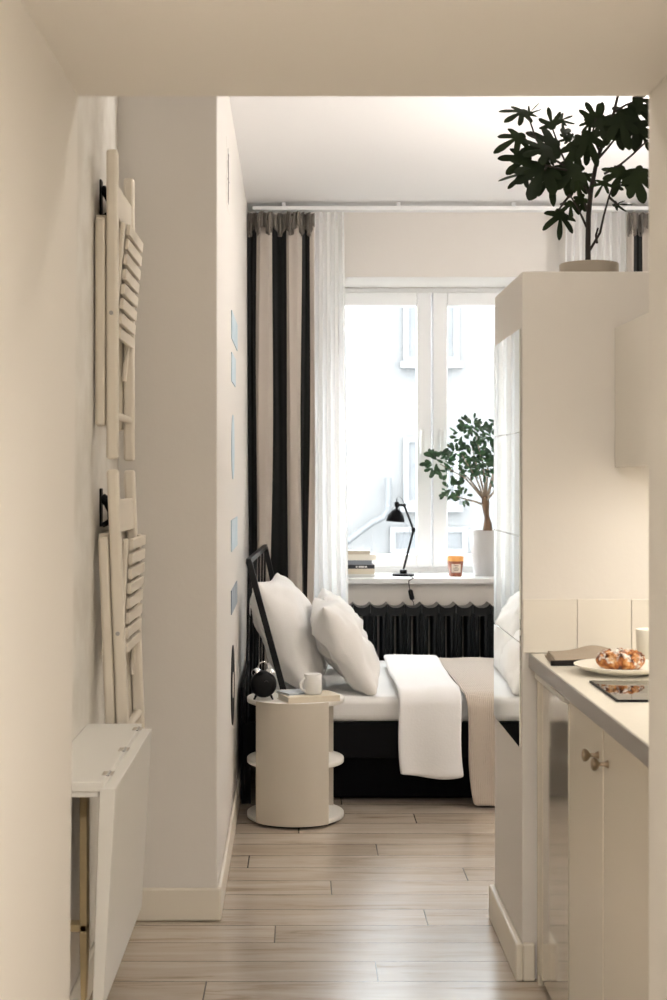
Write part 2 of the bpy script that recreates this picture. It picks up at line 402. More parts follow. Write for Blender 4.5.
# ------------------------------------------------------------------ curtains and track
ct = thing('curtain_track', 'thin white curtain track running along the bedroom ceiling edge', 'curtain track', (.9, 7.6, 2.80))
obj('rail', B().box(XP + .01, XR - .01, 7.545, 7.62, 2.795, 2.815), M['plain_white'], ct, bevel=.002)
for x in (-.1, .5, 1.1, 1.7): obj('bracket', B().box(x - .01, x + .01, 7.57, 7.595, 2.815, CZ), M['plain_white'], ct)
def drape(label, keys, z0, z1, flip=1):
    """keys: (x, y-offset, is_dark) down the run of the cloth, from a plan of its pleats"""
    th = thing('drape_curtain', label, 'curtain', ((keys[0][0] + keys[-1][0]) / 2, 7.58, z0), 'two-tone drapes either side of the window')
    def pos(u, v, top=False):
        k = u * (len(keys) - 1); i = min(int(k), len(keys) - 2); f = k - i
        f2 = f * f * (3 - 2 * f)
        x = keys[i][0] + (keys[i + 1][0] - keys[i][0]) * f; y = keys[i][1] + (keys[i + 1][1] - keys[i][1]) * f2
        z = z0 + (z1 - z0) * v
        xm = (keys[0][0] + keys[-1][0]) / 2
        x += (.010 * math.sin(v * 4.2 + u * 11) + .005 * math.sin(v * 9 + u * 23)) * (1 - v) ** .6; y = 7.58 + y * (.8 + .2 * (1 - v)) + .004 * math.sin(v * 7 + u * 31)
        return x, y, z
    def dark(u, v): return 1 if keys[min(int((u + 1e-5) * (len(keys) - 1)), len(keys) - 2)][2] else 0
    g = B().grid(lambda u, v: pos(u, v), (len(keys) - 1) * 6, 24, dark)
    obj('cloth', g, [M['drape'], M['drape_dark']], th, solid=.004, angle=80)
    nu = (len(keys) - 1) * 14
    def head(u, v):
        x, y, z = pos(u, 1); a = math.sin(u * nu * .75)
        return x + .006 * math.sin(u * 160), y - .014 - .018 * a * (.4 + .6 * math.sin(v * PI)) - .006 * math.sin(u * 91 + v * 5), z1 - (.095 + .025 * math.sin(u * 43)) * (1 - v) + .006 * math.sin(u * 57) * v
    obj('gathered_heading', B().grid(head, nu * 2, 8), M['drape_head'], th, solid=.003, angle=80)
    return th
q = lambda px: (px - PX) * 7.58 / F
k1 = [(q(247.6), -.01, 1), (q(252), .012, 1), (q(257), -.015, 0), (q(260.5), -.05, 0), (q(268), -.055, 0), (q(272), -.02, 1), (q(279), .015, 1), (q(286.5), -.02, 0), (q(290), -.045, 0), (q(298), -.05, 0), (q(302), -.015, 1), (q(305.5), .012, 1), (q(309.5), -.01, 0), (q(314), -.02, 0)]
drape('greige and black drape hanging left of the window behind the headboard', k1, .03, 2.780)
k2 = [(q(627), 0, 0), (q(631), -.045, 0), (q(634), .0, 1), (q(639), .03, 1), (q(642), 0, 0), (q(648), -.045, 0), (q(656), -.05, 0), (q(660), 0, 1), (q(666), .03, 1), (q(672), 0, 0), (q(680), -.04, 0), (q(690), -.03, 0)]
drape('greige and black drape at far right, seen above the partition wall', k2, .03, 2.780)
def sheer(label, xa, xb, xa2, xb2, z0, z1, folds):
    def f(u, v):
        x = (xa2 + (xb2 - xa2) * u) * (1 - v) + (xa + (xb - xa) * u) * v
        return x, 7.60 + .016 * math.sin(u * folds * 2 * PI + .5 * math.sin(v * 4)) + .006 * math.sin(u * 23 + v * 3), z0 + (z1 - z0) * v
    o = obj('sheer_curtain', B().grid(f, folds * 14, 20), M['sheer'], angle=80)
    return tag(o, label, 'curtain', 'white sheers at the window')
sheer('white sheer curtain at the left edge of the window, beside dark drape', q(313.5), q(344), q(313), q(350), .03, 2.792, 4)
sheer('white sheer curtain behind the stem of the tall plant, above partition', q(566), q(627), q(566), q(627), .03, 2.792, 8)

# ------------------------------------------------------------------ radiator
rd = thing('radiator', 'black cast iron column radiator under the window sill', 'radiator', (.8, 7.74, 0))
P = .0905; rx0 = .085 - 2 * P
def section():
    s = B(); h = P / 2 - .001
    top, bot = .725, .10
    def scal(x): return .022 * (abs(x) / h) ** 2.6
    xs = [-h + 2 * h * i / 16 for i in range(17)]
    prof = [(x, top - .012 + scal(x)) for x in xs] + [(x, top - .055) for x in xs[::-1]]
    s.prism(prof, 'y', -.075, .075)
    s.prism([(x, bot + .06) for x in xs] + [(x, bot) for x in xs[::-1]], 'y', -.07, .07)
    for sx in (-1, 1):
        for yy in (-.055, 0, .055):
            s.tube([(sx * .0265, yy, bot + .05), (sx * .0265, yy, top - .05)], [.0175, .0175], 12)
        s.box(sx * .0265 - .005, sx * .0265 + .005, -.05, .05, bot + .05, top - .05)
    # raised flutes on the front of the header
    s.tube([(-h + .003, -.073, top - .04), (-h + .003, -.073, bot + .03)], .006, 8)
    s.tube([(h - .003, -.073, top - .04), (h - .003, -.073, bot + .03)], .006, 8)
    return s
sec = None
for i in range(20):
    if sec is None:
        sec = obj('section', section(), M['radiator'], None, org=(0, 0, 0), angle=50); o = sec
    else:
        o = sec.copy(); C.objects.link(o)
    o.parent = rd; o.location = (rx0 + i * P + .045 - .8, .0, 0)
for x in (rx0 + .05, rx0 + 19.5 * P): obj('foot', B().box(x - .02, x + .02, 7.68, 7.80, 0, .105), M['radiator'], rd, bevel=.006)
obj('pipe', B().tube([(rx0, 7.74, .14), (rx0 - .06, 7.74, .14), (rx0 - .07, 7.745, .1), (rx0 - .07, 7.745, 0)], .012, 10), M['radiator'], rd)

# ------------------------------------------------------------------ bed
BY0, BY1 = 6.20, 7.48
bed = thing('bed', 'black framed bed with slanted tube headboard beside the left wall', 'bed', (.8, (BY0 + BY1) / 2, 0))
b = B(); b.box(-.262, 1.92, BY0 + .01, BY0 + .04, .20, .352); b.box(-.262, 1.92, BY1 - .04, BY1 - .01, .20, .352); b.box(1.89, 1.92, BY0 + .04, BY1 - .04, .20, .352); b.box(-.262, -.235, BY0 + .04, BY1 - .04, .20, .352)
b.box(-.23, 1.89, (BY0 + BY1) / 2 - .02, (BY0 + BY1) / 2 + .02, .24, .33)
obj('bed_frame', b, M['black_satin'], bed, bevel=.004)
sl = B()
for i in range(14): sl.box(-.2 + i * .152, -.13 + i * .152, BY0 + .045, BY1 - .045, .33, .351)
obj('slat_base', sl, M['shadow_black'], bed)
for x in (-.245, .85, 1.88):
    for y in (BY0 + .045, BY1 - .045): obj('leg', B().box(x - .02, x + .02, y - .02, y + .02, 0, .205), M['black_satin'], bed, bevel=.003)
ud = B(); ud.box(-.20, 1.80, BY0 + .10, BY1 - .06, .012, .19)
obj('underbed_drawer', ud, M['shadow_black'], bed, bevel=.006)
obj('head_panel', B().box(-.268, -.250, BY0 + .02, BY1 - .02, .02, .50), M['black_satin'], bed, bevel=.004)
zt, zb, xb = 1.045, .345, -.043
def hx(y): return -.231 + .036 * (y - BY0) / (BY1 - BY0)
for y in (BY0 - .013, BY1 + .008):
    x0 = hx(y); a = math.atan2(xb - x0, zt - zb); L = math.hypot(xb - x0, zt - zb)
    obj('head_brace', B().obox(((x0 + xb) / 2, y, (zt + zb) / 2), (.026, .022, L), Matrix.Rotation(-a, 3, 'Y')), M['black'], bed, bevel=.003)
hr = B(); hr.prism([(hx(BY0 - .024) - .011, BY0 - .024), (hx(BY0 - .024) + .011, BY0 - .024), (hx(BY1 + .02) + .011, BY1 + .02), (hx(BY1 + .02) - .011, BY1 + .02)], 'z', zt - .012, zt + .012)
obj('head_rail', hr, M['black'], bed, bevel=.003)
for i in range(6):
    y = BY0 + .0 + (BY1 - BY0) * i / 5
    obj('spindle', B().tube([(hx(y) - .012, y, .352), (hx(y), y, zt)], .0055, 8), M['black'], bed)
mt = B().box(-.185, 1.87, BY0 + .002, BY1, .355, .462)
tag(obj('mattress', mt, M['sheet'], bevel=.03, seg=5), 'white sheeted mattress lying on the black bed frame', 'mattress')

def cloth_over(name, label, cat, m, x0, x1, ytop1, ynear, zb, zt_, thick, amp, nx, seed, skew=0., lift=None, group=None):
    """cloth lying on the mattress and hanging over its near side"""
    r = .045
    path = []
    n1 = 18
    for i in range(n1 + 1): path.append((ytop1 + (BY0 + .02 - ytop1) * i / n1, zt_))
    cyy, czz = BY0 + .02, zt_ - r
    for i in range(1, 8):
        a = PI / 2 * i / 7; path.append((cyy - (r + BY0 + .02 - r - ynear - r) * 0 - math.sin(a) * (cyy - ynear), czz + r * math.cos(a)))
    n2 = 14
    for i in range(1, n2 + 1): path.append((ynear, czz + (zb - czz) * i / n2))
    nv = len(path) - 1
    def f(u, v):
        j = min(int(round(v * nv)), nv); y, z = path[j]
        x = x0 + (x1 - x0) * u + skew * v * v
        hang = max(0, (j - n1) / (nv - n1))
        nz = noise.noise(Vector((x * 6 + seed, y * 4, z * 5)))
        y -= hang * (amp * (nz * .5 + .35) + .012 * math.sin(u * 7 + seed) * hang)
        z += (1 - hang) * amp * .5 * nz
        if hang == 1: z += .012 * math.sin(u * 4 + seed)
        x += hang * .012 * math.sin(z * 9 + seed)
        if lift and hang == 0: z += lift(u, v)
        return x, y, z
    o = obj(name, B().grid(f, nx, nv), m, angle=80)
    s = o.modifiers.new('solid', 'SOLIDIFY'); s.thickness = thick; s.offset = 1 if o.data.polygons[0].normal.z > 0 else -1
    s2 = o.modifiers.new('sub', 'SUBSURF'); s2.levels = 1; s2.render_levels = 1
    return tag(o, label, cat, group)
cloth_over('quilt', 'beige ribbed quilt hanging over the bed side to the floor', 'quilt', M['quilt'], .676, 1.80, BY1 - .06, BY0 - .05, .012, .472, .014, .018, 40, 3.1, .045)
cloth_over('blanket', 'folded white blanket draped across the bed and down its side', 'blanket', M['duvet'], .40, .668, 7.24, BY0 - .052,   .137, .484, .024, .022, 14, 8.4, .012, lift=lambda u, v: .012 * math.exp(-((v - .05) / .1) ** 2))

def pillow(label, center, size, lean_deg, yaw, roll=0, seed=0., group='white pillows on the bed'):
    w_, h_, t_ = size; n = 34
    R = Matrix.Rotation(math.radians(yaw), 3, 'Z') @ Matrix.Rotation(math.radians(-lean_deg), 3, 'Y') @ Matrix.Rotation(math.radians(roll), 3, 'X')
    bb = B(); bm = bb.bm
    def P(u, v, sgn):
        pu, pv = u * (1 - .10 * (1 - v * v) ** 1.0 * abs(u) ** 3), v * (1 - .10 * (1 - u * u) * abs(v) ** 3)
        th = max(0, (1 - u ** 2) * (1 - v ** 2)) ** .42
        p = Vector((sgn * t_ / 2 * th, pu * w_ / 2, pv * h_ / 2))
        nn = noise.noise(Vector((u * 1.7 + seed, v * 1.7, sgn * 2 + seed))) * .035 + noise.noise(Vector((u * 4.5 + seed, v * 3.2 - u * 2, sgn * 5 + seed))) * .02 + .010 * (1 - abs(noise.noise(Vector((u * 2.6 + v * 2.2 + seed, v * 2.4 - u, sgn * 3 + seed))))) ** 5
        p.x += sgn * nn * th ** .6 * 1.0
        p.z -= .02 * (1 - v) * .5 * th
        return p
    idx = {}
    for s in (-1, 1):
        for i in range(n + 1):
            for j in range(n + 1):
                edge = i in (0, n) or j in (0, n)
                if edge and s == 1: idx[(s, i, j)] = idx[(-1, i, j)]; continue
                # crowd samples to the edges
                u = math.sin((2 * i / n - 1) * PI / 2); v = math.sin((2 * j / n - 1) * PI / 2)
                idx[(s, i, j)] = bm.verts.new(R @ P(u, v, s) + Vector(center))
        for i in range(n):
            for j in range(n):
                bm.faces.new([idx[(s, *k)] for k in ((i, j), (i + 1, j), (i + 1, j + 1), (i, j + 1))])
    return tag(obj('pillow', bb, M['linen'], angle=180), label, 'pillow', group)
pillow('large white linen pillow propped against the black tube headboard', (-.055, 6.60, .708), (.62, .53, .22), 25, -8, 0, 1.3)
pillow('white linen pillow nearest the front edge, in front of the others', (.182, 6.44, .661), (.48, .44, .19), 31, 4, 0, 5.2)
pillow('white linen pillow behind the front one, beside the sheer curtain', (.185, 7.04, .655), (.54, .42, .17), 25, 0, 0, 9.7)

# ------------------------------------------------------------------ bedside table and what is on it
NX, NY, NR = -.031, 5.965, .199
ns = thing('bedside_table', 'round cream bedside table with three shelves and curved front panel', 'bedside table', (NX, NY, 0))
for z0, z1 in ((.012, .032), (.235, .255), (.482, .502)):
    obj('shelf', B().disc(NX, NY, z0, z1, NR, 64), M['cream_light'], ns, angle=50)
obj('base_ring', B().disc(NX, NY, 0, .012, NR - .02, 48), M['black_satin'], ns)
obj('front_panel', B().arc_panel(NX, NY, NR, NR + .006, PI * 1.5 - math.radians(51), PI * 1.5 + math.radians(41), .012, .5015, 40), M['cream'], ns, bevel=.0015)
obj('back_panel', B().box(NX - .09, NX + .158, NY + .10, NY + .112, .032, .235).box(NX - .09, NX + .158, NY + .10, NY + .112, .255, .482), M['cream'], ns)
TZ = .502
ck = thing('alarm_clock', 'round black alarm clock with ring handle on the bedside table', 'clock', (-.160, 5.875, TZ))
cx, cy, cz, cr = -.160, 5.875, TZ + .063, .053
def ylathe(prof, cx, cy, cz, seg=40, mi=0):
    q_ = B().lathe(prof, 0, 0, seg, mi)
    for v in q_.bm.verts: v.co = Vector((cx + v.co.x, cy + v.co.z, cz + v.co.y))
    return q_
obj('case', ylathe([(0, -.026), (.036, -.026), (cr - .006, -.022), (cr, -.012), (cr, .02), (cr - .006, .028), (0, .028)], cx, cy, cz), M['black'], ck, angle=50)
obj('dial', ylathe([(0, .028), (.044, .028), (.044, .031), (0, .031)], cx, cy, cz), M['ceramic'], ck)
obj('key', ylathe([(0, -.036), (.008, -.036), (.008, -.026), (0, -.026)], cx + .012, cy, cz + .01, 16), M['black'], ck)
for sx in (-1, 1):
    obj('leg', B().tube([(cx + sx * .03, cy, cz - .045), (cx + sx * .038, cy, TZ)], [.005, .004], 8), M['black'], ck)
    bl = B().lathe([(0, .018), (.012, .016), (.019, .008), (.021, 0), (0, 0)], 0, 0, 20)
    Rm = Matrix.Rotation(math.radians(sx * 32), 3, 'Y')
    for v in bl.bm.verts: v.co = Rm @ v.co + Vector((cx + sx * .029, cy, cz + .046))
    obj('bell', bl, M['chrome'], ck)
obj('ring_handle', B().tube([(cx + .024 * math.cos(a_ * PI / 14), cy, cz + .058 + .032 * math.sin(a_ * PI / 14)) for a_ in range(15)], .0025, 8), M['chrome'], ck)

def book(name, label, cover, cx, cy, z, w_, d_, t_, rot, group=None, spine=None, parts=True, text=None):
    th = thing(name, label, 'book', (cx, cy, z), group)
    R = Matrix.Rotation(math.radians(rot), 3, 'Z'); ct_ = .0022
    def ob(x0, x1, y0, y1, z0, z1): return ((x0, x1, y0, y1, z0, z1))
    c = B()
    for bx in ((-w_ / 2, w_ / 2, -d_ / 2, d_ / 2, 0, ct_), (-w_ / 2, w_ / 2, -d_ / 2, d_ / 2, t_ - ct_, t_), (-w_ / 2, w_ / 2, -d_ / 2, -d_ / 2 + ct_, ct_, t_ - ct_)): c.box(*bx)
    p = B().box(-w_ / 2 + .004, w_ / 2 - .004, -d_ / 2 + ct_, d_ / 2 - .004, ct_, t_ - ct_)
    for q_ in (c, p):
        for v in q_.bm.verts: v.co = R @ v.co + Vector((cx, cy, z))
    co = obj('cover', c, cover, th, bevel=.0008); obj('pages', p, M['paper'], th)
    if text:
        tx = B()
        for x0, x1 in text:
            tx.box(x0 * w_ / 2, x1 * w_ / 2, -d_ / 2 - .0004, -d_ / 2, t_ * .28, t_ * .72)
        for v in tx.bm.verts: v.co = R @ v.co + Vector((cx, cy, z))
        obj('spine_lettering', tx, M['white_book'], th)
    return th
book('book', 'cream hardback under the white mug on the bedside table', M['cream_book'], .022, 5.872, TZ, .22, .145, .024, 19, 'books on the bedside table')
book('book', 'thin pale blue grey book lying behind the mug, on the cream hardback', M['blue_grey'], -.020, 5.900, TZ + .024, .15, .10, .008, 32, 'books on the bedside table')
def mug(label, cx, cy, z, r, h, ha, m, taper=.0, name='mug'):
    th = thing(name, label, 'mug', (cx, cy, z))
    obj('cup', B().lathe([(0, z), (r * .82 - taper, z), (r - taper, z + .008), (r, z + h - .002), (r - .001, z + h), (r - .004, z + h - .002), (r - .005 - taper, z + .012), (0, z + .008)], cx, cy, 40), m, th, angle=60)
    c, s = math.cos(ha), math.sin(ha)
    pts = [(cx + c * (r - .003 + .026 * math.sin(a_ * PI / 12)), cy + s * (r - .003 + .026 * math.sin(a_ * PI / 12)), z + h * .5 + h * .30 * math.cos(a_ * PI / 12)) for a_ in range(13)]
    obj('handle', B().tube(pts, .0045, 10), m, th)
    return th
mug('white mug with handle standing on the books by the pillow',   .040, 5.865, TZ + .024, .036, .082, math.radians(210), M['ceramic'])

# ------------------------------------------------------------------ prints and record on the bedroom wall
def yx(px): return (XP + .0071 * YP) * F / ((px - PX) + .0071 * F)
def print_(label, xa, xb, yt, yb, m, name='wall_print', cat='print', group='blue prints on the bedroom wall'):
    ya, yb_ = yx(xa), yx(xb)
    z1 = H + (PY - yt) * ya / F; z0 = H + (PY - yb) * ya / F
    th = B().prism([(xw(ya) + .0004, ya), (xw(ya) + .004, ya), (xw(yb_) + .004, yb_), (xw(yb_) + .0004, yb_)], 'z', z0, z1)
    return tag(obj(name, th, m, smooth=False), label, cat, group)
print_('pale blue print, topmost of the blue ones on the left bedroom wall', 231, 236.7, 310, 338, M['blue'])
print_('narrow pale blue print just under the topmost blue one', 231, 234.8, 352, 381, M['blue'])
print_('pale blue print halfway down the wall, above the slate one', 230.7, 236.6, 520.5, 552, M['blue'])
print_('slate blue print low on the wall, directly above the black record', 230.7, 236.4, 591, 615, M['slate'])
def record(label, name, pxc, pyc, r, m, ml, group=None):
    y = yx(pxc); z = H + (PY - pyc) * y / F
    X0 = xw(y - r) + .0002; th = thing(name, label, 'record', (X0, y, z - r))
    def xl(prof):
        q_ = B().lathe(prof, 0, 0, 56)
        for v in q_.bm.verts: v.co = Vector((xw(y + v.co.x) + v.co.z, y + v.co.x, z + v.co.y))
        return q_
    obj('disc', xl([(0, .0004), (r, .0004), (r, .003), (0, .003)]), m, th, angle=40)
    obj('centre_label', xl([(0, .003), (r * .33, .003), (r * .33, .0036), (0, .0036)]), ml, th)
    return th
record('round pale blue disc in the middle of the left bedroom wall', 'wall_disc', 232.5, 447, .128, M['blue'], M['blue'])['category'] = 'disc'
record('black vinyl record with pale centre label low on the wall', 'vinyl_record', 232.4, 685, .158, M['vinyl'], M['paper'])
XD_ = xw(5.15) + .0004; sk = thing('line_drawing', 'thin pencil line drawing high on the left bedroom wall', 'drawing', (XP, yx(227.8), 2.40))
y0 = yx(227.4); 
obj('sheet', B().prism([(xw(y0 - .1) + .0003, y0 - .1), (xw(y0 - .1) + .0015, y0 - .1), (xw(y0 + .16) + .0015, y0 + .16), (xw(y0 + .16) + .0003, y0 + .16)], 'z', 2.395, 2.63), M['paper_white'], sk, smooth=False)
ln = B()
for (a0, b0, a1, b1) in ((-.02, 2.41, -.015, 2.61), (.02, 2.41, .03, 2.60), (-.06, 2.49, .09, 2.505), (-.03, 2.44, .05, 2.52), (.04, 2.43, -.04, 2.56), (.0, 2.56, .05, 2.60)):
    ln.tube([(xw(y0 + a0 + .02) + .0016, y0 + a0 + .02, b0), (xw(y0 + (a0 + a1) / 2 + .03) + .0018, y0 + (a0 + a1) / 2 + .03, (b0 + b1) / 2), (xw(y0 + a1 + .02) + .0016, y0 + a1 + .02, b1)], .0016, 6)
obj('pencil_lines', ln, M['print_line'], sk)

# ------------------------------------------------------------------ on the window sill
bx = at(357, 577, 8.0).x
gs = 'books stacked on the window sill'
z = SZ
for lab, m, wd, t_, d_, rt in (('white book at the bottom of the stack on the window sill', M['white_book'], 374.8, .016, .15, 1), ('cream book second from the bottom of the window sill stack', M['cream_book'], 374.8, .029, .15, -1),
        ('black book with white spine lettering in the window sill stack', M['black_book'], 374.2, .021, .145, 2), ('dark grey book above the black one on the window sill', M['grey_book'], 372.3, .025, .14, -2),
        ('widest cream book near the top of the window sill stack', M['paper'], 375.8, .032, .145, 1), ('small beige book on top of the window sill stack', M['beige_book'], 370, .020, .13, 0)):
    xr = at(wd, 577, 7.93).x; w_ = .185 if t_ > .02 else .18
    book('book', lab, m, xr - w_ / 2, 8.0, z, w_, d_, t_, rt, gs, text=[(.05, .38), (.42, .55), (-.12, -.02)] if 'black' in lab and 'lettering' in lab else None)
    z += t_
YL = 8.02
def lp(zx, zy): return at(340 + zx / 8.3375, 490 + zy / 8.333, YL)
lm = thing('desk_lamp', 'black jointed desk lamp with dome shade on the window sill', 'lamp', (lp(528, 735).x, YL, SZ))
lx = lp(528, 0).x
obj('base', B().lathe([(0, SZ), (.061, SZ), (.063, SZ + .004), (.060, SZ + .012), (0, SZ + .014)], lx, YL, 40), M['black'], lm)
obj('collar', B().lathe([(0, SZ + .013), (.02, SZ + .013), (.02, SZ + .033), (.008, SZ + .037), (0, SZ + .037)], lx, YL, 24), M['black'], lm)
el = lp(613, 332); top = lp(535, 128)
obj('lower_arm', B().tube([(lx, YL, SZ + .03), el], .0062, 10), M['black'], lm)
obj('upper_arm', B().tube([el, top], .0058, 10), M['black'], lm)
obj('elbow', B().tube([el + Vector((0, -.014, 0)), el + Vector((0, .014, 0))], .0125, 16), M['black'], lm)
sc = lp(474, 0).x
obj('swivel', B().tube([top + Vector((.006, 0, 0)), (sc, YL, top.z + .004)], [.008, .006], 10).tube([top + Vector((0, -.012, 0)), top + Vector((0, .012, 0))], .010, 14), M['black'], lm)
zs = lambda zy: lp(0, zy).z
rr = (lp(540, 0).x - lp(386, 0).x) / 2; sx_ = (lp(540, 0).x + lp(386, 0).x) / 2
sh = B().lathe([(.010, zs(160)), (.02, zs(163)), (rr * .55, zs(178)), (rr * .85, zs(212)), (rr * .97, zs(245)), (rr, zs(264)), (rr - .003, zs(264)), (rr * .94, zs(245)), (rr * .81, zs(214)), (rr * .5, zs(183)), (.008, zs(168)), (.010, zs(160))], sc, YL, 40)
Rt = Matrix.Rotation(math.radians(4), 3, 'Y'); piv = Vector((sc, YL, zs(160)))
for v in sh.bm.verts: v.co = Rt @ (v.co - piv) + piv - Vector((sc - sx_, 0, 0)) * .5
obj('shade', sh, M['black_satin'], lm, angle=50)
obj('socket', B().lathe([(0, zs(72)), (.004, zs(72)), (.004, zs(95)), (.011, zs(98)), (.014, zs(115)), (.013, zs(138)), (.008, zs(145)), (.008, zs(160)), (0, zs(160))], sc, YL, 20), M['black'], lm)
obj('wire', B().tube([lp(474, 72), lp(485, 55), lp(505, 60), lp(525, 85), lp(537, 118), lp(545, 150)], .0016, 6), M['black'], lm)
obj('wire', B().tube([el + Vector((-.005, -.016, .02)), el + Vector((-.024, -.016, .002)), el + Vector((-.02, -.016, -.025)), el + Vector((-.006, -.016, -.035))], .0016, 6), M['black'], lm)
yc = 7.79
cp = [(lx + .02, YL - .055, SZ + .006), (lx + .03, YL - .09, SZ + .004), (lx + .035, 7.85, SZ + .004), (lx + .04, 7.80, SZ + .003), at(408.5, 581, yc), at(410, 590, yc)]
obj('cord', B().tube(cp, .0025, 8), M['black'], lm)
obj('cord', B().tube([at(412.5, 600, yc), at(412.7, 601.5, yc + .02), at(413.5, 601.5, 7.832), at(414, 612, 7.835)], .0022, 8), M['black'], lm)
a_, b_ = at(410, 589.5, yc), at(412.5, 600, yc)
obj('inline_switch', B().tube([a_, a_.lerp(b_, .1), a_.lerp(b_, .9), b_], [.006, .013, .013, .006], 12), M['black'], lm)

cn = thing('candle', 'amber glass jar candle with cream label on the window sill', 'candle', (at(455.5, 577, 8.0).x, 8.0, SZ))
cx = ORG[cn].x; rb, rt_ = .037, .044; hh = .108
obj('jar', B().lathe([(0, SZ), (rb - .003, SZ), (rb, SZ + .004), (rt_, SZ + hh - .025), (rt_ - .003, SZ + hh - .025), (0, SZ + hh - .03)], cx, 8.0, 40), M['amber'], cn)
obj('wax_rim', B().lathe([(rt_ - .0005, SZ + hh - .026), (rt_ + .0005, SZ + hh), (rt_ - .003, SZ + hh), (rt_ - .004, SZ + hh - .02), (0, SZ + hh - .02)], cx, 8.0, 40), M['lit_wax'], cn)
lb = B().arc_panel(cx, 8.0, rb + .0032, rb + .0056, PI * 1.5 - .62, PI * 1.5 + .62, SZ + .022, SZ + .072, 14)
lo = obj('paper_label', lb, M['label'], cn)
ik = B()
for k, (wd, zz) in enumerate(((.3, .058), (.2, .049), (.36, .040), (.25, .032))): ik.arc_panel(cx, 8.0, rb + .0056, rb + .0060, PI * 1.5 - wd, PI * 1.5 + wd, SZ + zz, SZ + zz + .004, 8)
obj('label_lettering', ik, M['ink'], lo)

YT = 8.06
fx = thing('potted_ficus', 'bushy small-leaved ficus tree in white pot on the window sill', 'plant', (at(488, 577, YT).x, YT, SZ))
cx = ORG[fx].x
pr0, pr1, ph = .073, .108, .252
obj('pot', B().lathe([(0, SZ), (pr0, SZ), (pr0 + .006, SZ + .004), (pr1, SZ + ph - .003), (pr1 - .002, SZ + ph), (pr1 - .007, SZ + ph - .003), (pr1 - .012, SZ + ph - .03), (0, SZ + ph - .03)], cx, YT, 56), M['pot_white'], fx, angle=50)
obj('soil', B().disc(cx, YT, SZ + ph - .030, SZ + ph - .022, pr1 - .012, 32), M['soil'], fx)
def fp(px, py, dy=0.): return at(px, py, YT + dy)
tz = B().tube([fp(487.5, 541), fp(487.5, 532), fp(487.8, 524), fp(487, 517), fp(486, 511), fp(485.5, 503), fp(485, 496)], [.031, .028, .023, .0135, .017, .022, .017], 14)
for r_ in range(4):
    a_ = r_ * 1.6 + .4
    tz.tube([fp(487.5 + 3.5 * math.cos(a_), 541, .02 * math.sin(a_)), fp(487.3 + 2.5 * math.cos(a_), 527, .018 * math.sin(a_)), fp(486.8 + math.cos(a_ + .6), 513, .01)], [.011, .009, .006], 8)
obj('trunk', tz, M['bark'], fx, angle=60)
br = B(); tips = []
for (p0, p1, p2, dy) in (((484, 505), (468, 500), (455, 496), -.05), ((485, 500), (470, 480), (458, 468), .02), ((484, 499), (476, 478), (462, 455), -.08), ((485, 497), (478, 470), (470, 440), .05), ((486, 497), (483, 465), (474, 428), -.02),
                         ((486, 497), (488, 465), (484, 445), .08), ((487, 498), (494, 470), (496, 440), -.06), ((487, 500), (505, 480), (512, 455), .04), ((486, 503), (490, 492), (491, 487), -.1), ((487, 497), (500, 462), (505, 432), .03), ((484, 500), (465, 478), (440, 464), -.05)):
    a_, b_, c_ = fp(*p0), fp(*p1, dy * .6), fp(*p2, dy)
    br.tube([a_, a_.lerp(b_, .6) + Vector((0, 0, .004)), b_, b_.lerp(c_, .6), c_], [.006, .005, .004, .003, .002], 6); tips.append(c_)
obj('branches', br, M['twig'], fx)
obov = [(0, 0), (-.10, .12), (-.20, .38), (-.245, .62), (-.20, .84), (-.09, .97), (0, 1.0), (.09, .97), (.20, .84), (.245, .62), (.20, .38), (.10, .12)]
lf = B(); R_ = random.Random(5)
cl = [(438, 462, 15, 26), (432, 458, 7, 6), (452, 489, 11, 22), (447, 474, 8, 9), (462, 497, 7, 7), (456, 452, 10, 12), (474, 455, 15, 34), (482, 467, 13, 22), (470, 470, 10, 12), (472, 425, 11, 18), (462, 434, 9, 12), (478, 432, 9, 10), (492, 436, 11, 18), (488, 450, 12, 18), (496, 458, 10, 14), (491, 488, 5, 4), (508, 440, 14, 18), (512, 460, 14, 16), (500, 425, 8, 8)]
for px, py, rad, n in cl:
    for _ in range(int(n * 1.5)):
        a_ = R_.uniform(0, 2 * PI); rr_ = rad * math.sqrt(R_.random()) * .78
        c_ = fp(px + rr_ * math.cos(a_), py + rr_ * math.sin(a_) * .85, R_.uniform(-.09, .09))
        ang = a_ + R_.uniform(-.9, .9)
        d = Vector((math.cos(ang), R_.uniform(-.6, .6), -math.sin(ang) + .25))
        nn = Vector((R_.uniform(-.7, .7), -1, R_.uniform(-.2, 1.0)))
        lf.leaf(obov, c_, d, nn, R_.uniform(.030, .050), .15, .25)
obj('foliage', lf, M['leaf_green'], fx, angle=60)

# ------------------------------------------------------------------ mirror tiles on the partition side
mz = [1.4 + (478 - y) * 4.075 / F for y in (747.5, 642, 536, 432, 328.6)]
labs = ['lowest of four mirror tiles on the partition, showing the white bedding', 'mirror tile second from the bottom on the partition, reflecting books and radiator', 'mirror tile second from the top on the partition side', 'topmost of four mirror tiles on the side of the partition wall']
for i in range(4):
    o = obj('mirror_tile', B().box(PXL - .005, PXL - .0005, 4.066, 4.612, mz[i] + .001, mz[i + 1] - .001), M['mirror'], smooth=False, bevel=.0012, seg=1)
    tag(o, labs[i], 'mirror', 'mirror tiles on the partition')

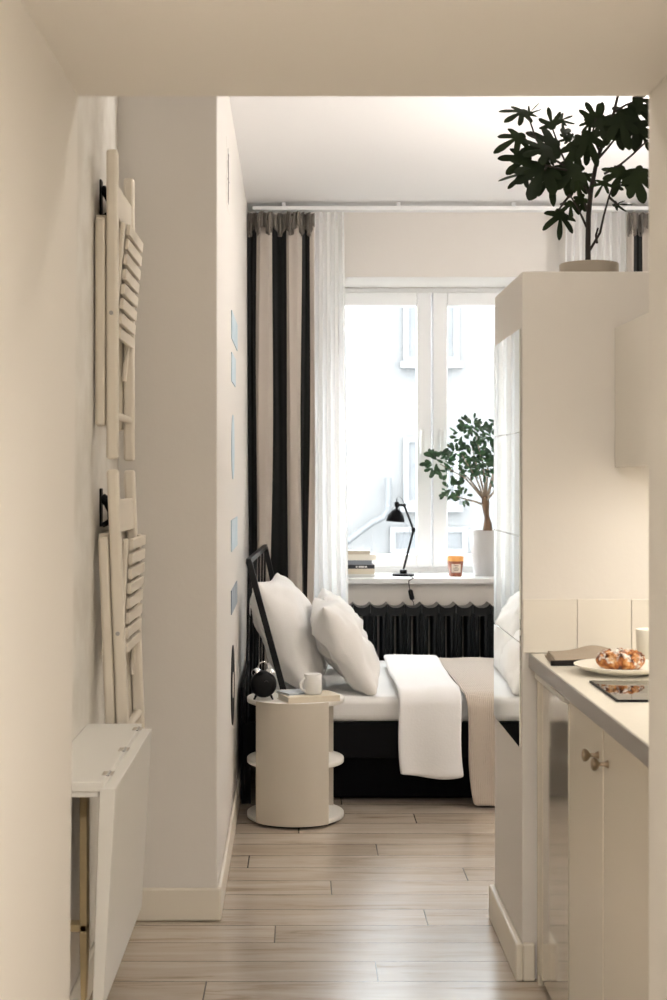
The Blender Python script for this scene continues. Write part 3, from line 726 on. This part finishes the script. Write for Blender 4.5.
# ------------------------------------------------------------------ tall fig plant on the partition
YG = 4.34
fg = thing('potted_fig', 'tall dark fig plant with lobed leaves standing on the partition wall', 'plant', (at(589, 270, YG).x, YG, PZ))
cx = ORG[fg].x; pt = 1.4 + (478 - 264) * (YG - .0) / F
obj('pot', B().lathe([(0, PZ), (.080, PZ), (.086, PZ + .006), (.0875, pt - .002), (.085, pt), (.081, pt - .003), (.079, pt - .012), (0, pt - .012)], cx, YG, 56), M['pot_grey'], fg, angle=50)
obj('soil', B().disc(cx, YG, pt - .0118, pt - .006, .079, 32), M['soil'], fg)
def gp(px, py, dy=0.): return at(px, py, YG + dy)
tr = B().tube([gp(588, 266), gp(588, 240), gp(588.5, 215), gp(591, 190), gp(597, 160, .01), gp(606, 135, .01), gp(614, 112), gp(618, 95), gp(622, 78)], [.0085, .008, .0075, .007, .006, .005, .0045, .004, .003], 10)
stems = [([(590, 250), (600, 233), (604, 215), (609, 197), (613, 186)], -.02), ([(597, 243), (596, 235), (598, 228)], -.03), ([(587, 228), (582, 217), (577, 207), (570, 195)], -.05), ([(588, 212), (580, 190), (568, 168), (560, 150), (553, 130)], .05), ([(590, 195), (575, 172), (555, 160), (542, 150), (535, 136), (529, 118)], -.03),
         ([(597, 160), (606, 150), (614, 140), (624, 128)], .03), ([(604, 174), (620, 165), (632, 155), (648, 140)], -.04), ([(600, 152), (592, 135), (596, 118)], -.02), ([(575, 172), (556, 168), (545, 165)], -.08), ([(535, 136), (527, 133)], -.03), ([(609, 197), (618, 205)], -.03), ([(570, 195), (562, 205), (559, 210)], -.06), ([(614, 112), (626, 105), (638, 100)], 0.02), ([(543, 150), (532, 145), (524, 138)], -.05), ([(549, 160), (545, 170)], -.08)]
for pts, dy in stems:
    n = len(pts); tr.tube([gp(x, y, dy * i / max(1, n - 1)) for i, (x, y) in enumerate(pts)], [.0042 - .0022 * i / n for i in range(n)], 7)
obj('stem', tr, M['bark_dark'], fg, angle=60)
def fig_outline(rnd, narrow=1.):
    o = [(0, 0)]
    lobes = [(-72, .56, .085), (-37, .82, .105), (0, 1.0, .12), (37, .82, .105), (72, .56, .085)]
    pts = []
    for k, (a, l, w_) in enumerate(lobes):
        l *= rnd.uniform(.88, 1.1); a += rnd.uniform(-5, 5); w_ *= narrow * rnd.uniform(.9, 1.15)
        a = math.radians(a); d = Vector((math.sin(a), math.cos(a))); s_ = Vector((d.y, -d.x)); c0 = Vector((0, .10))
        for f, g in ((.30, -.50), (.52, -.80), (.72, -1.0), (.88, -.78), (.97, -.36), (1., 0), (.97, .36), (.88, .78), (.72, 1.0), (.52, .80), (.30, .50)):
            p = c0 + d * l * .9 * f + s_ * w_ * g; pts.append((p.x, p.y))
    return [(0, 0), (-.10, .03)] + pts + [(.10, .03)]
fl = B(); R2 = random.Random(11)
# base px, tip px, tip depth offset, normal tilt (x, z), narrow
leaves = [((527, 110), (503, 117), -.05, (0, .9), .9), ((527, 117), (538, 100), .0, (.9, .3), .35), ((525, 134), (493, 147), -.03, (.1, 1.1), .85), ((553, 130), (547, 104), .0, (.3, .1), .8), ((557, 122), (575, 114), .02, (0, .7), .7),
          ((560, 142), (514, 148), -.04, (0, .5), 1.1), ((552, 148), (522, 152), -.06, (.2, .9), 1.), ((530, 154), (506, 176), -.05, (-.3, .6), .9), ((547, 160), (528, 205), -.08, (0, .35), 1.2), ((540, 163), (512, 176), -.10, (0, .5), 1.), ((528, 170), (504, 186), -.06, (.2, 1.2), .6), ((550, 168), (555, 206), -.06, (.5, .2), .8),
          ((590, 140), (570, 160), -.03, (0, .1), 1.08), ((585, 130), (600, 165), .0, (.2, .2), 1.08), ((575, 140), (582, 172), .03, (0, .2), 1.08), ((565, 160), (572, 200), -.02, (.1, .2), 1.08), ((580, 165), (556, 190), .02, (0, .3), 1.2), ((572, 140), (558, 132), .02, (.2, .6), 1.),
          ((598, 125), (588, 98), .0, (.2, .2), 1.0), ((597, 128), (607, 98), .02, (.3, .3), .9), ((592, 120), (581, 132), .0, (.2, .2), 1.1), ((600, 118), (606, 140), -.01, (.2, .2), 1.1),
          ((618, 112), (630, 150), -.04, (0, .2), 1.08), ((630, 108), (617, 140), -.02, (.3, .2), 1.08), ((634, 118), (640, 155), .02, (0, .3), 1.2), ((612, 118), (622, 150), .03, (0, .3), 1.2), ((628, 104), (655, 118), -.03, (0, .5), 1.2), ((632, 100), (660, 100), .02, (0, .3), 1.1),
          ((634, 170), (648, 202), -.03, (0, .15), 1.2), ((640, 165), (636, 195), .03, (.3, .3), 1.), ((628, 172), (600, 176), -.03, (0, .6), 1.1), ((622, 165), (616, 196), .0, (.2, .5), 1.), ((614, 186), (628, 182), -.04, (0, .6), 1.1), ((606, 180), (596, 195), -.03, (.2, .6), .7), ((612, 205), (632, 202), -.01, (.1, 1.08), .6),
          ((560, 208), (563, 241), -.05, (.3, .25), .75), ((570, 200), (573, 217), -.03, (.2, .3), .9), ((577, 196), (588, 212), .01, (.2, .2), 1.2), ((586, 200), (570, 208), .03, (0, .2), 1.1), ((584, 172), (586, 192), -.03, (.3, .2), .9), ((575, 182), (590, 195), .03, (.1, .3), 1.), ((640, 130), (652, 150), 0, (0, .3), 1.), ((560, 130), (580, 138), .03, (0, .6), .9), ((548, 150), (545, 170), .0, (.2, .3), 1.)]
for (bp_, tp, dt, (nx_, nz_), nar) in leaves:
    dy = R2.uniform(-.05, .05); a_ = gp(*bp_, dy); b_ = gp(*tp, dy + dt)
    nn = Vector((R2.choice((-1, 1)) * nx_, -1, nz_ * R2.uniform(.7, 1.1)))
    fl.leaf(fig_outline(R2, nar), a_, b_ - a_, nn, min((b_ - a_).length, .085 + .3 * (b_ - a_).length) * .97, R2.uniform(.05, .25), R2.uniform(.05, .22))
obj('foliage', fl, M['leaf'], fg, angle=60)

# ------------------------------------------------------------------ kitchen
WZ = .911
wt = thing('worktop', 'cream kitchen worktop with grey front edge beside the partition', 'worktop', (.93, 3.27, .873))
obj('slab', B().box(.634, KR - .001, YO + .002, PY0 - .007, .873, WZ), M['worktop'], wt, bevel=.002)
obj('edge_strip', B().box(.629, .634, YO + .002, PY0 - .007, .872, WZ - .0005), M['steel'], wt, bevel=.001)
XD = .650
dw = thing('dishwasher', 'glossy fronted built-in dishwasher next to the partition end', 'dishwasher', (.94, 3.77, 0))
obj('body', B().box(XD + .022, KR - .002, 3.555, 3.995, .03, .870), M['cabinet'], dw)
do = obj('door', B().box(XD, XD + .02, 3.556, 3.93, .035, .845), M['gloss'], dw, bevel=.002)
obj('handle_strip', B().box(XD - .012, XD + .02, 3.556, 3.995, .848, .864), M['cream_light'], do, bevel=.003)
obj('side_strip', B().box(XD, XD + .02, 3.932, 3.995, .035, .845), M['cabinet'], dw, bevel=.002)
for yy in (3.60, 3.95): obj('foot', B().disc(XD + .08, yy, 0, .03, .015, 16), M['black_satin'], dw)
fp_ = B().box(XD, XD + .02, 3.998, PY0 - .022, 0, .870)
tag(obj('filler_panel', fp_, M['cabinet'], bevel=.001), 'narrow cream filler strip between the dishwasher and partition wall', 'panel')
cb = thing('base_cabinet', 'glossy cream kitchen base cabinet with two knobbed doors', 'cabinet', (.94, 3.1, 0))
obj('body', B().box(XD + .022, KR - .002, 2.70, 3.545, .05, .870), M['cabinet'], cb)
obj('plinth', B().box(XD + .05, XD + .065, 2.70, 3.545, 0, .05), M['cabinet'], cb)
for y0, y1, ky in ((3.1425, 3.543, 3.192), (2.705, 3.1375, 3.09)):
    dr = obj('door', B().box(XD, XD + .02, y0, y1, .035, .862), M['cabinet'], cb, bevel=.003)
    kb = B().lathe([(0, 0), (.009, 0), (.008, .003), (.0045, .008), (.0045, .018), (.010, .022), (.0145, .028), (.0135, .034), (.008, .037), (0, .038)], 0, 0, 28)
    for v in kb.bm.verts: v.co = Vector((XD - v.co.z, ky + v.co.x, .790 + v.co.y))
    obj('knob', kb, M['brass'], dr, angle=50)
UX = .871
uc = thing('wall_cabinet', 'cream wall cabinet mounted above the worktop at right', 'cabinet', (1.05, 3.3, 1.43))
obj('body', B().box(UX + .02, KR - .001, YO + .01, PY0 - .001, 1.432, 1.819), M['cab_top'], uc)
for y0, y1 in ((3.252, PY0 - .002), (YO + .012, 3.248)): obj('door', B().box(UX, UX + .019, y0, y1, 1.430, 1.819), M['cab_top'], uc, bevel=.0015)
ls = obj('light_bar', B().box(1.06, 1.10, 2.7, 3.9, 1.420, 1.4315), M['plain_white'], uc)
obj('diffuser', B().box(1.063, 1.097, 2.71, 3.89, 1.416, 1.420), M['led_glow'], ls)

hb = thing('hob', 'small black glass hob set in the worktop before the plate', 'hob', (.94, 3.31, WZ))
obj('glass', B().box(.688, 1.19, 3.165, 3.46, WZ + .0004, WZ + .005), M['hob'], hb, bevel=.001)
obj('rim', frame_box(B(), .684, 1.194, 0, 1, 0, 1, .1, .1, .1, .1) if False else B().box(.684, .688, 3.161, 3.464, WZ + .0002, WZ + .0052).box(1.19, 1.194, 3.161, 3.464, WZ + .0002, WZ + .0052).box(.688, 1.19, 3.161, 3.165, WZ + .0002, WZ + .0052).box(.688, 1.19, 3.46, 3.464, WZ + .0002, WZ + .0052), M['black_satin'], hb)

PCX, PCY = .80, 3.63
pl = B().lathe([(0, WZ + .004), (.06, WZ + .004), (.066, WZ), (.07, WZ + .003), (.10, WZ + .011), (.119, WZ + .020), (.121, WZ + .023), (.118, WZ + .024), (.098, WZ + .016), (.07, WZ + .011), (0, WZ + .010)], PCX, PCY, 64)
tag(obj('plate', pl, M['plate'], angle=50), 'cream stoneware plate on the worktop holding a croissant', 'plate')
cr_ = B()
def crs(u, v):
    t_ = (u - .5) * 2; a_ = v * 2 * PI
    prof = (1 - abs(t_) ** 2.6) ** .55
    ridge = 1 + .13 * abs(math.sin(u * PI * 6.5 + .4)) ** .7 - .06
    n_ = noise.noise(Vector((u * 9, math.cos(a_) * 2, math.sin(a_) * 2))) * .16
    r_ = prof * ridge * (1 + n_)
    x = t_ * .062; y = math.cos(a_) * .038 * r_ + .016 * t_ * t_; zz = math.sin(a_) * .026 * r_ + .021
    return PCX - .003 + x, PCY - .004 + y, max(WZ + .0112, WZ + .0112 + zz)
cr_.grid(crs, 64, 28)
bmesh.ops.remove_doubles(cr_.bm, verts=cr_.bm.verts[:], dist=.0004)
for _ in range(110):
    u = R2.uniform(.08, .92); v = R2.uniform(.03, .47); p = Vector(crs(u, v)); 
    s_ = R2.uniform(.003, .0065)
    Rm = Matrix.Rotation(R2.uniform(0, 6), 3, 'Z') @ Matrix.Rotation(R2.uniform(-.8, .8), 3, 'X')
    cr_.obox(p, (s_ * 2.2, s_ * 1.4, .0022), Rm)
tag(obj('croissant', cr_, M['pastry'], angle=60), 'sugar-dusted golden brown almond croissant on the cream plate', 'croissant')

# napkin: a folded cloth with a black hem, slightly rumpled
np_ = thing('napkin', 'folded taupe cloth napkin with black hem beside the plate', 'napkin', (.74, 3.86, WZ))
def nap(z0, amp, seed, x0=.648, x1=.835, ya=3.77, yb=3.975):
    def f(u, v):
        x = x0 + (x1 - x0) * u + .015 * v; y = ya + (yb - ya) * v + .012 * u
        n_ = noise.noise(Vector((u * 2.2 + seed, v * 2 + seed, 0)))
        lift = .013 * math.exp(-((u - .68) / .28) ** 2) * (.35 + .65 * v)
        return x, y, WZ + z0 + max(0, amp * n_) + lift * (1 if amp else .6)
    return f
for k, (z0, am, sd) in enumerate(((.0012, 0, 0), (.0062, .003, 2.2), (.0115, .004, 2.7))):
    obj('folded_layer', B().grid(nap(z0, am, sd, .648 + .004 * k), 22, 16), M['napkin'], np_, solid=.003, angle=80)
def hem(u, v):
    p = Vector(nap(.0, .004, 2.2, .644)(u, 0)); return p.x, p.y - .003 - .001 * math.sin(v * PI), WZ + .0012 + (p.z - WZ + .0115 + .002) * v
obj('black_hem', B().grid(hem, 22, 5), M['napkin_dark'], np_, solid=.003, angle=80)
mug('tall beige cup on the worktop behind the croissant plate', .925, 3.845, WZ, .042, .088, math.radians(20), M['plate'], .004, 'cup')['category'] = 'cup'

# ------------------------------------------------------------------ drop-leaf table on the left wall
dt = thing('drop_leaf_table', 'white drop-leaf wall table, folded down, on the kitchen left wall', 'table', (-.51, 3.56, 0))
TY0, TY1 = 3.18, 3.94
obj('shelf_top', B().box(KL + .001, -.438, TY0, TY1, .711, .733), M['table'], dt, bevel=.002)
for y0 in (TY0 + .012, TY1 - .03): obj('apron', B().box(KL + .016, -.450, y0, y0 + .018, .697, .711), M['table'], dt, bevel=.001)
obj('wall_cleat', B().box(KL + .001, KL + .016, TY0 + .01, TY1 - .01, .62, .711), M['table'], dt, bevel=.001)
lfb = B().prism([(-.445, .719), (-.411, .719), (-.438, .235), (-.462, .235)], 'y', TY0 - .002, TY1 + .002)
obj('drop_leaf', lfb, M['table'], dt, bevel=.002)
gb = B().box(-.524, -.507, 3.40, 3.445, .28, .711); gb.box(KL + .018, -.507, 3.40, 3.44, .335, .352)
gb.prism([(-.524, .28), (-.507, .28), (-.512, .17), (-.521, .16)], 'y', 3.402, 3.443)
obj('swing_bracket', gb, M['birch'], dt, bevel=.002)
for yy in (3.27, 3.56, 3.85):
    hn = B().box(-.452, -.427, yy - .022, yy + .022, .7325, .7345); hn.tube([(-.438, yy - .022, .734), (-.438, yy + .022, .734)], .003, 8)
    obj('hinge', hn, M['chrome'], dt)

# ------------------------------------------------------------------ folding chairs hung on the wall
ZB = 1.45
fc = thing('folding_chair', 'upper cream slatted folding chair hung on the left wall', 'chair', (-.53, 4.26, ZB), 'folding chairs hung on the wall')
YN, YFar = 4.045, 4.435
for y in (YN, YFar):
    obj('leg', B().box(-.581, -.5515, y, y + .042, 1.545, 2.13), M['chair'], fc, bevel=.009, seg=3)
    obj('back_post', B().box(-.549, -.517, y - .006, y + .036, 1.452, 2.318), M['chair'], fc, bevel=.009, seg=3)
obj('back_rail', B().box(-.545, -.524, YN + .03, YFar + .03, 2.138, 2.232), M['chair'], fc, bevel=.004)
obj('cross_bar', B().box(-.583, -.553, YN + .03, YFar + .02, 2.098, 2.14), M['chair'], fc, bevel=.004)
obj('stretcher', B().tube([(-.533, YN + .02, 1.577), (-.533, YFar + .02, 1.577)], .012, 12), M['chair'], fc)
sb, st_ = Vector((-.524, 0, 1.79)), Vector((-.494, 0, 2.125))
ss = B(); dirv = (st_ - sb); an = math.atan2(dirv.x, dirv.z); Rm = Matrix.Rotation(an, 3, 'Y')
ns_ = 8
for i in range(ns_):
    c = sb.lerp(st_, (i + .5) / ns_)
    ss.obox((c.x, (YN + YFar) / 2 + .035, c.z), (.012, .33, dirv.length / ns_ - .012), Rm)
obj('slatted_seat', ss, M['chair'], fc, bevel=.002)
for y in (YN + .05, YFar - .006):
    c = (sb.lerp(st_, .5)); c2 = sb + (sb - st_) * .30; mid = (c2 + st_) / 2
    obj('seat_rail', B().obox((mid.x - .014 * 0 - .0135, y, mid.z), (.014, .022, dirv.length * 1.28), Rm), M['chair'], fc, bevel=.004)
obj('pivot_bolt', B().tube([(-.534, YN - .012, 1.86), (-.534, YN - .004, 1.86)], .006, 12).tube([(-.560, YN + .04, 1.70), (-.52, YN + .04, 1.70)], .005, 8), M['steel'], fc)
f2 = copy_tree(fc); f2.location = (-.53 + .034, 4.26, ZB - .893); f2.rotation_euler = (0, math.radians(-2.2), 0)
f2['label'] = 'lower cream slatted folding chair hung behind the drop-leaf table'
for zz, lab in ((2.205, 'black iron wall hook above the upper folding chair'), (1.315, 'black iron wall hook above the lower folding chair')):
    hk = B(); hk.box(KL + .0005, KL + .006, 4.17, 4.205, zz - .055, zz + .055)
    hk.tube([(KL + .004, 4.187, zz + .03), (KL + .022, 4.187, zz + .015), (KL + .034, 4.187, zz - .012), (KL + .03, 4.187, zz - .04), (KL + .006, 4.187, zz - .052)], [.014, .014, .013, .010, .007], 10)
    tag(obj('wall_hook', hk, M['black_satin'], bevel=.002), lab, 'hook', 'iron hooks holding the chairs')

# ------------------------------------------------------------------ lamps out of view; kitchen and bedroom ones added as fill
def lamp(name, label, x, y, z, r, power, col, size):
    t_ = thing(name, label, 'lamp', (x, y, z - .05))
    obj('base', B().disc(x, y, z - .02, z, r, 40), M['plain_white'], t_)
    obj('diffuser', B().lathe([(r - .01, z - .02), (r - .015, z - .04), (r * .7, z - .05), (0, z - .052)], x, y, 40), M['lamp_glow'], t_)
    d = bpy.data.lights.new(name + '_light', 'AREA'); d.shape = 'DISK'; d.size = size; d.energy = power; d.color = col
    lo_ = bpy.data.objects.new(name + '_light', d); C.objects.link(lo_); lo_.location = (x, y, z - .06); return lo_
LAMPS = dict(hall=36, kitchen=5, bedroom=54)
lamp('unseen_ceiling_lamp', 'round ceiling lamp in the hall', .1, .35, ZS, .16, LAMPS['hall'], (1, .972, .935), .3)
lamp('unseen_ceiling_lamp', 'added round ceiling lamp in the kitchen, unseen fill', .3, 3.15, CZ, .16, LAMPS['kitchen'], (1, .92, .82), .3)  # added to light the chairs and the pier
FX, FY = 1.95, 5.0
fl_ = thing('floor_lamp', 'added slim floor lamp with upturned bowl, unseen bedroom fill', 'lamp', (FX, FY, 0))  # added uplight that brightens the bedroom off its ceiling
obj('base', B().lathe([(0, 0), (.14, 0), (.145, .006), (.14, .018), (.02, .025), (0, .025)], FX, FY, 40), M['black'], fl_)
obj('pole', B().tube([(FX, FY, .02), (FX, FY, 1.390)], .011, 12), M['black'], fl_)
obj('bowl', B().lathe([(0, 1.385), (.03, 1.385), (.10, 1.415), (.17, 1.480), (.175, 1.482), (.10, 1.425), (.03, 1.395), (0, 1.395)], FX, FY, 40), M['black_satin'], fl_)
obj('bulb', B().lathe([(0, 1.395), (.03, 1.400), (.045, 1.430), (.03, 1.460), (0, 1.465)], FX, FY, 24), M['lamp_glow'], fl_)
d = bpy.data.lights.new('floor_lamp_light', 'AREA'); d.shape = 'DISK'; d.size = .28; d.energy = LAMPS['bedroom']; d.color = (1, .965, .94)
o = bpy.data.objects.new('floor_lamp_light', d); C.objects.link(o); o.location = (FX, FY, 1.485); o.rotation_euler = (PI, 0, 0)
d = bpy.data.lights.new('under_cabinet_bar', 'AREA'); d.shape = 'RECTANGLE'; d.size = .03; d.size_y = 1.15; d.energy = 3.2; d.color = (1, .955, .885)
o = bpy.data.objects.new('under_cabinet_bar', d); C.objects.link(o); o.location = (1.08, 3.3, 1.414)
pt_ = bpy.data.lights.new('window_portal', 'AREA'); pt_.shape = 'RECTANGLE'; pt_.size = 1.3; pt_.size_y = 1.66; pt_.cycles.is_portal = True
o = bpy.data.objects.new('window_portal', pt_); C.objects.link(o); o.location = (.738, 8.44, 1.66); o.rotation_euler = (PI / 2, 0, PI)
o.rotation_euler = (-PI / 2, 0, 0)
sn = bpy.data.lights.new('sun', 'SUN'); sn.energy = .6; sn.angle = math.radians(3); sn.color = (1, .98, .95)
o = bpy.data.objects.new('sun', sn); C.objects.link(o); o.rotation_euler = (math.radians(52), 0, math.radians(-22))

wd = bpy.data.worlds.new('sky'); bpy.context.scene.world = wd; wd.use_nodes = True
bg = wd.node_tree.nodes['Background']; bg.inputs['Color'].default_value = (.92, .96, 1.0, 1); bg.inputs['Strength'].default_value = 15.0

# ------------------------------------------------------------------ camera
cd = bpy.data.cameras.new('camera'); cam = bpy.data.objects.new('camera', cd); C.objects.link(cam)
cam.location = (0, 0, H); cam.rotation_euler = (PI / 2, 0, 0)
cd.sensor_width = 36; cd.lens = 36 * F / 1000; cd.shift_x = (333.5 - PX) / 1000; cd.shift_y = (PY - 500) / 1000
cd.clip_start = .05; cd.clip_end = 200
cd.dof.use_dof = True; cd.dof.focus_distance = 5.2; cd.dof.aperture_fstop = 6.3
S = bpy.context.scene; S.camera = cam
S.view_settings.view_transform = 'Standard'; S.view_settings.look = 'None'; S.view_settings.gamma = 1; S.view_settings.use_curve_mapping = False
S.view_settings.exposure = 0.32
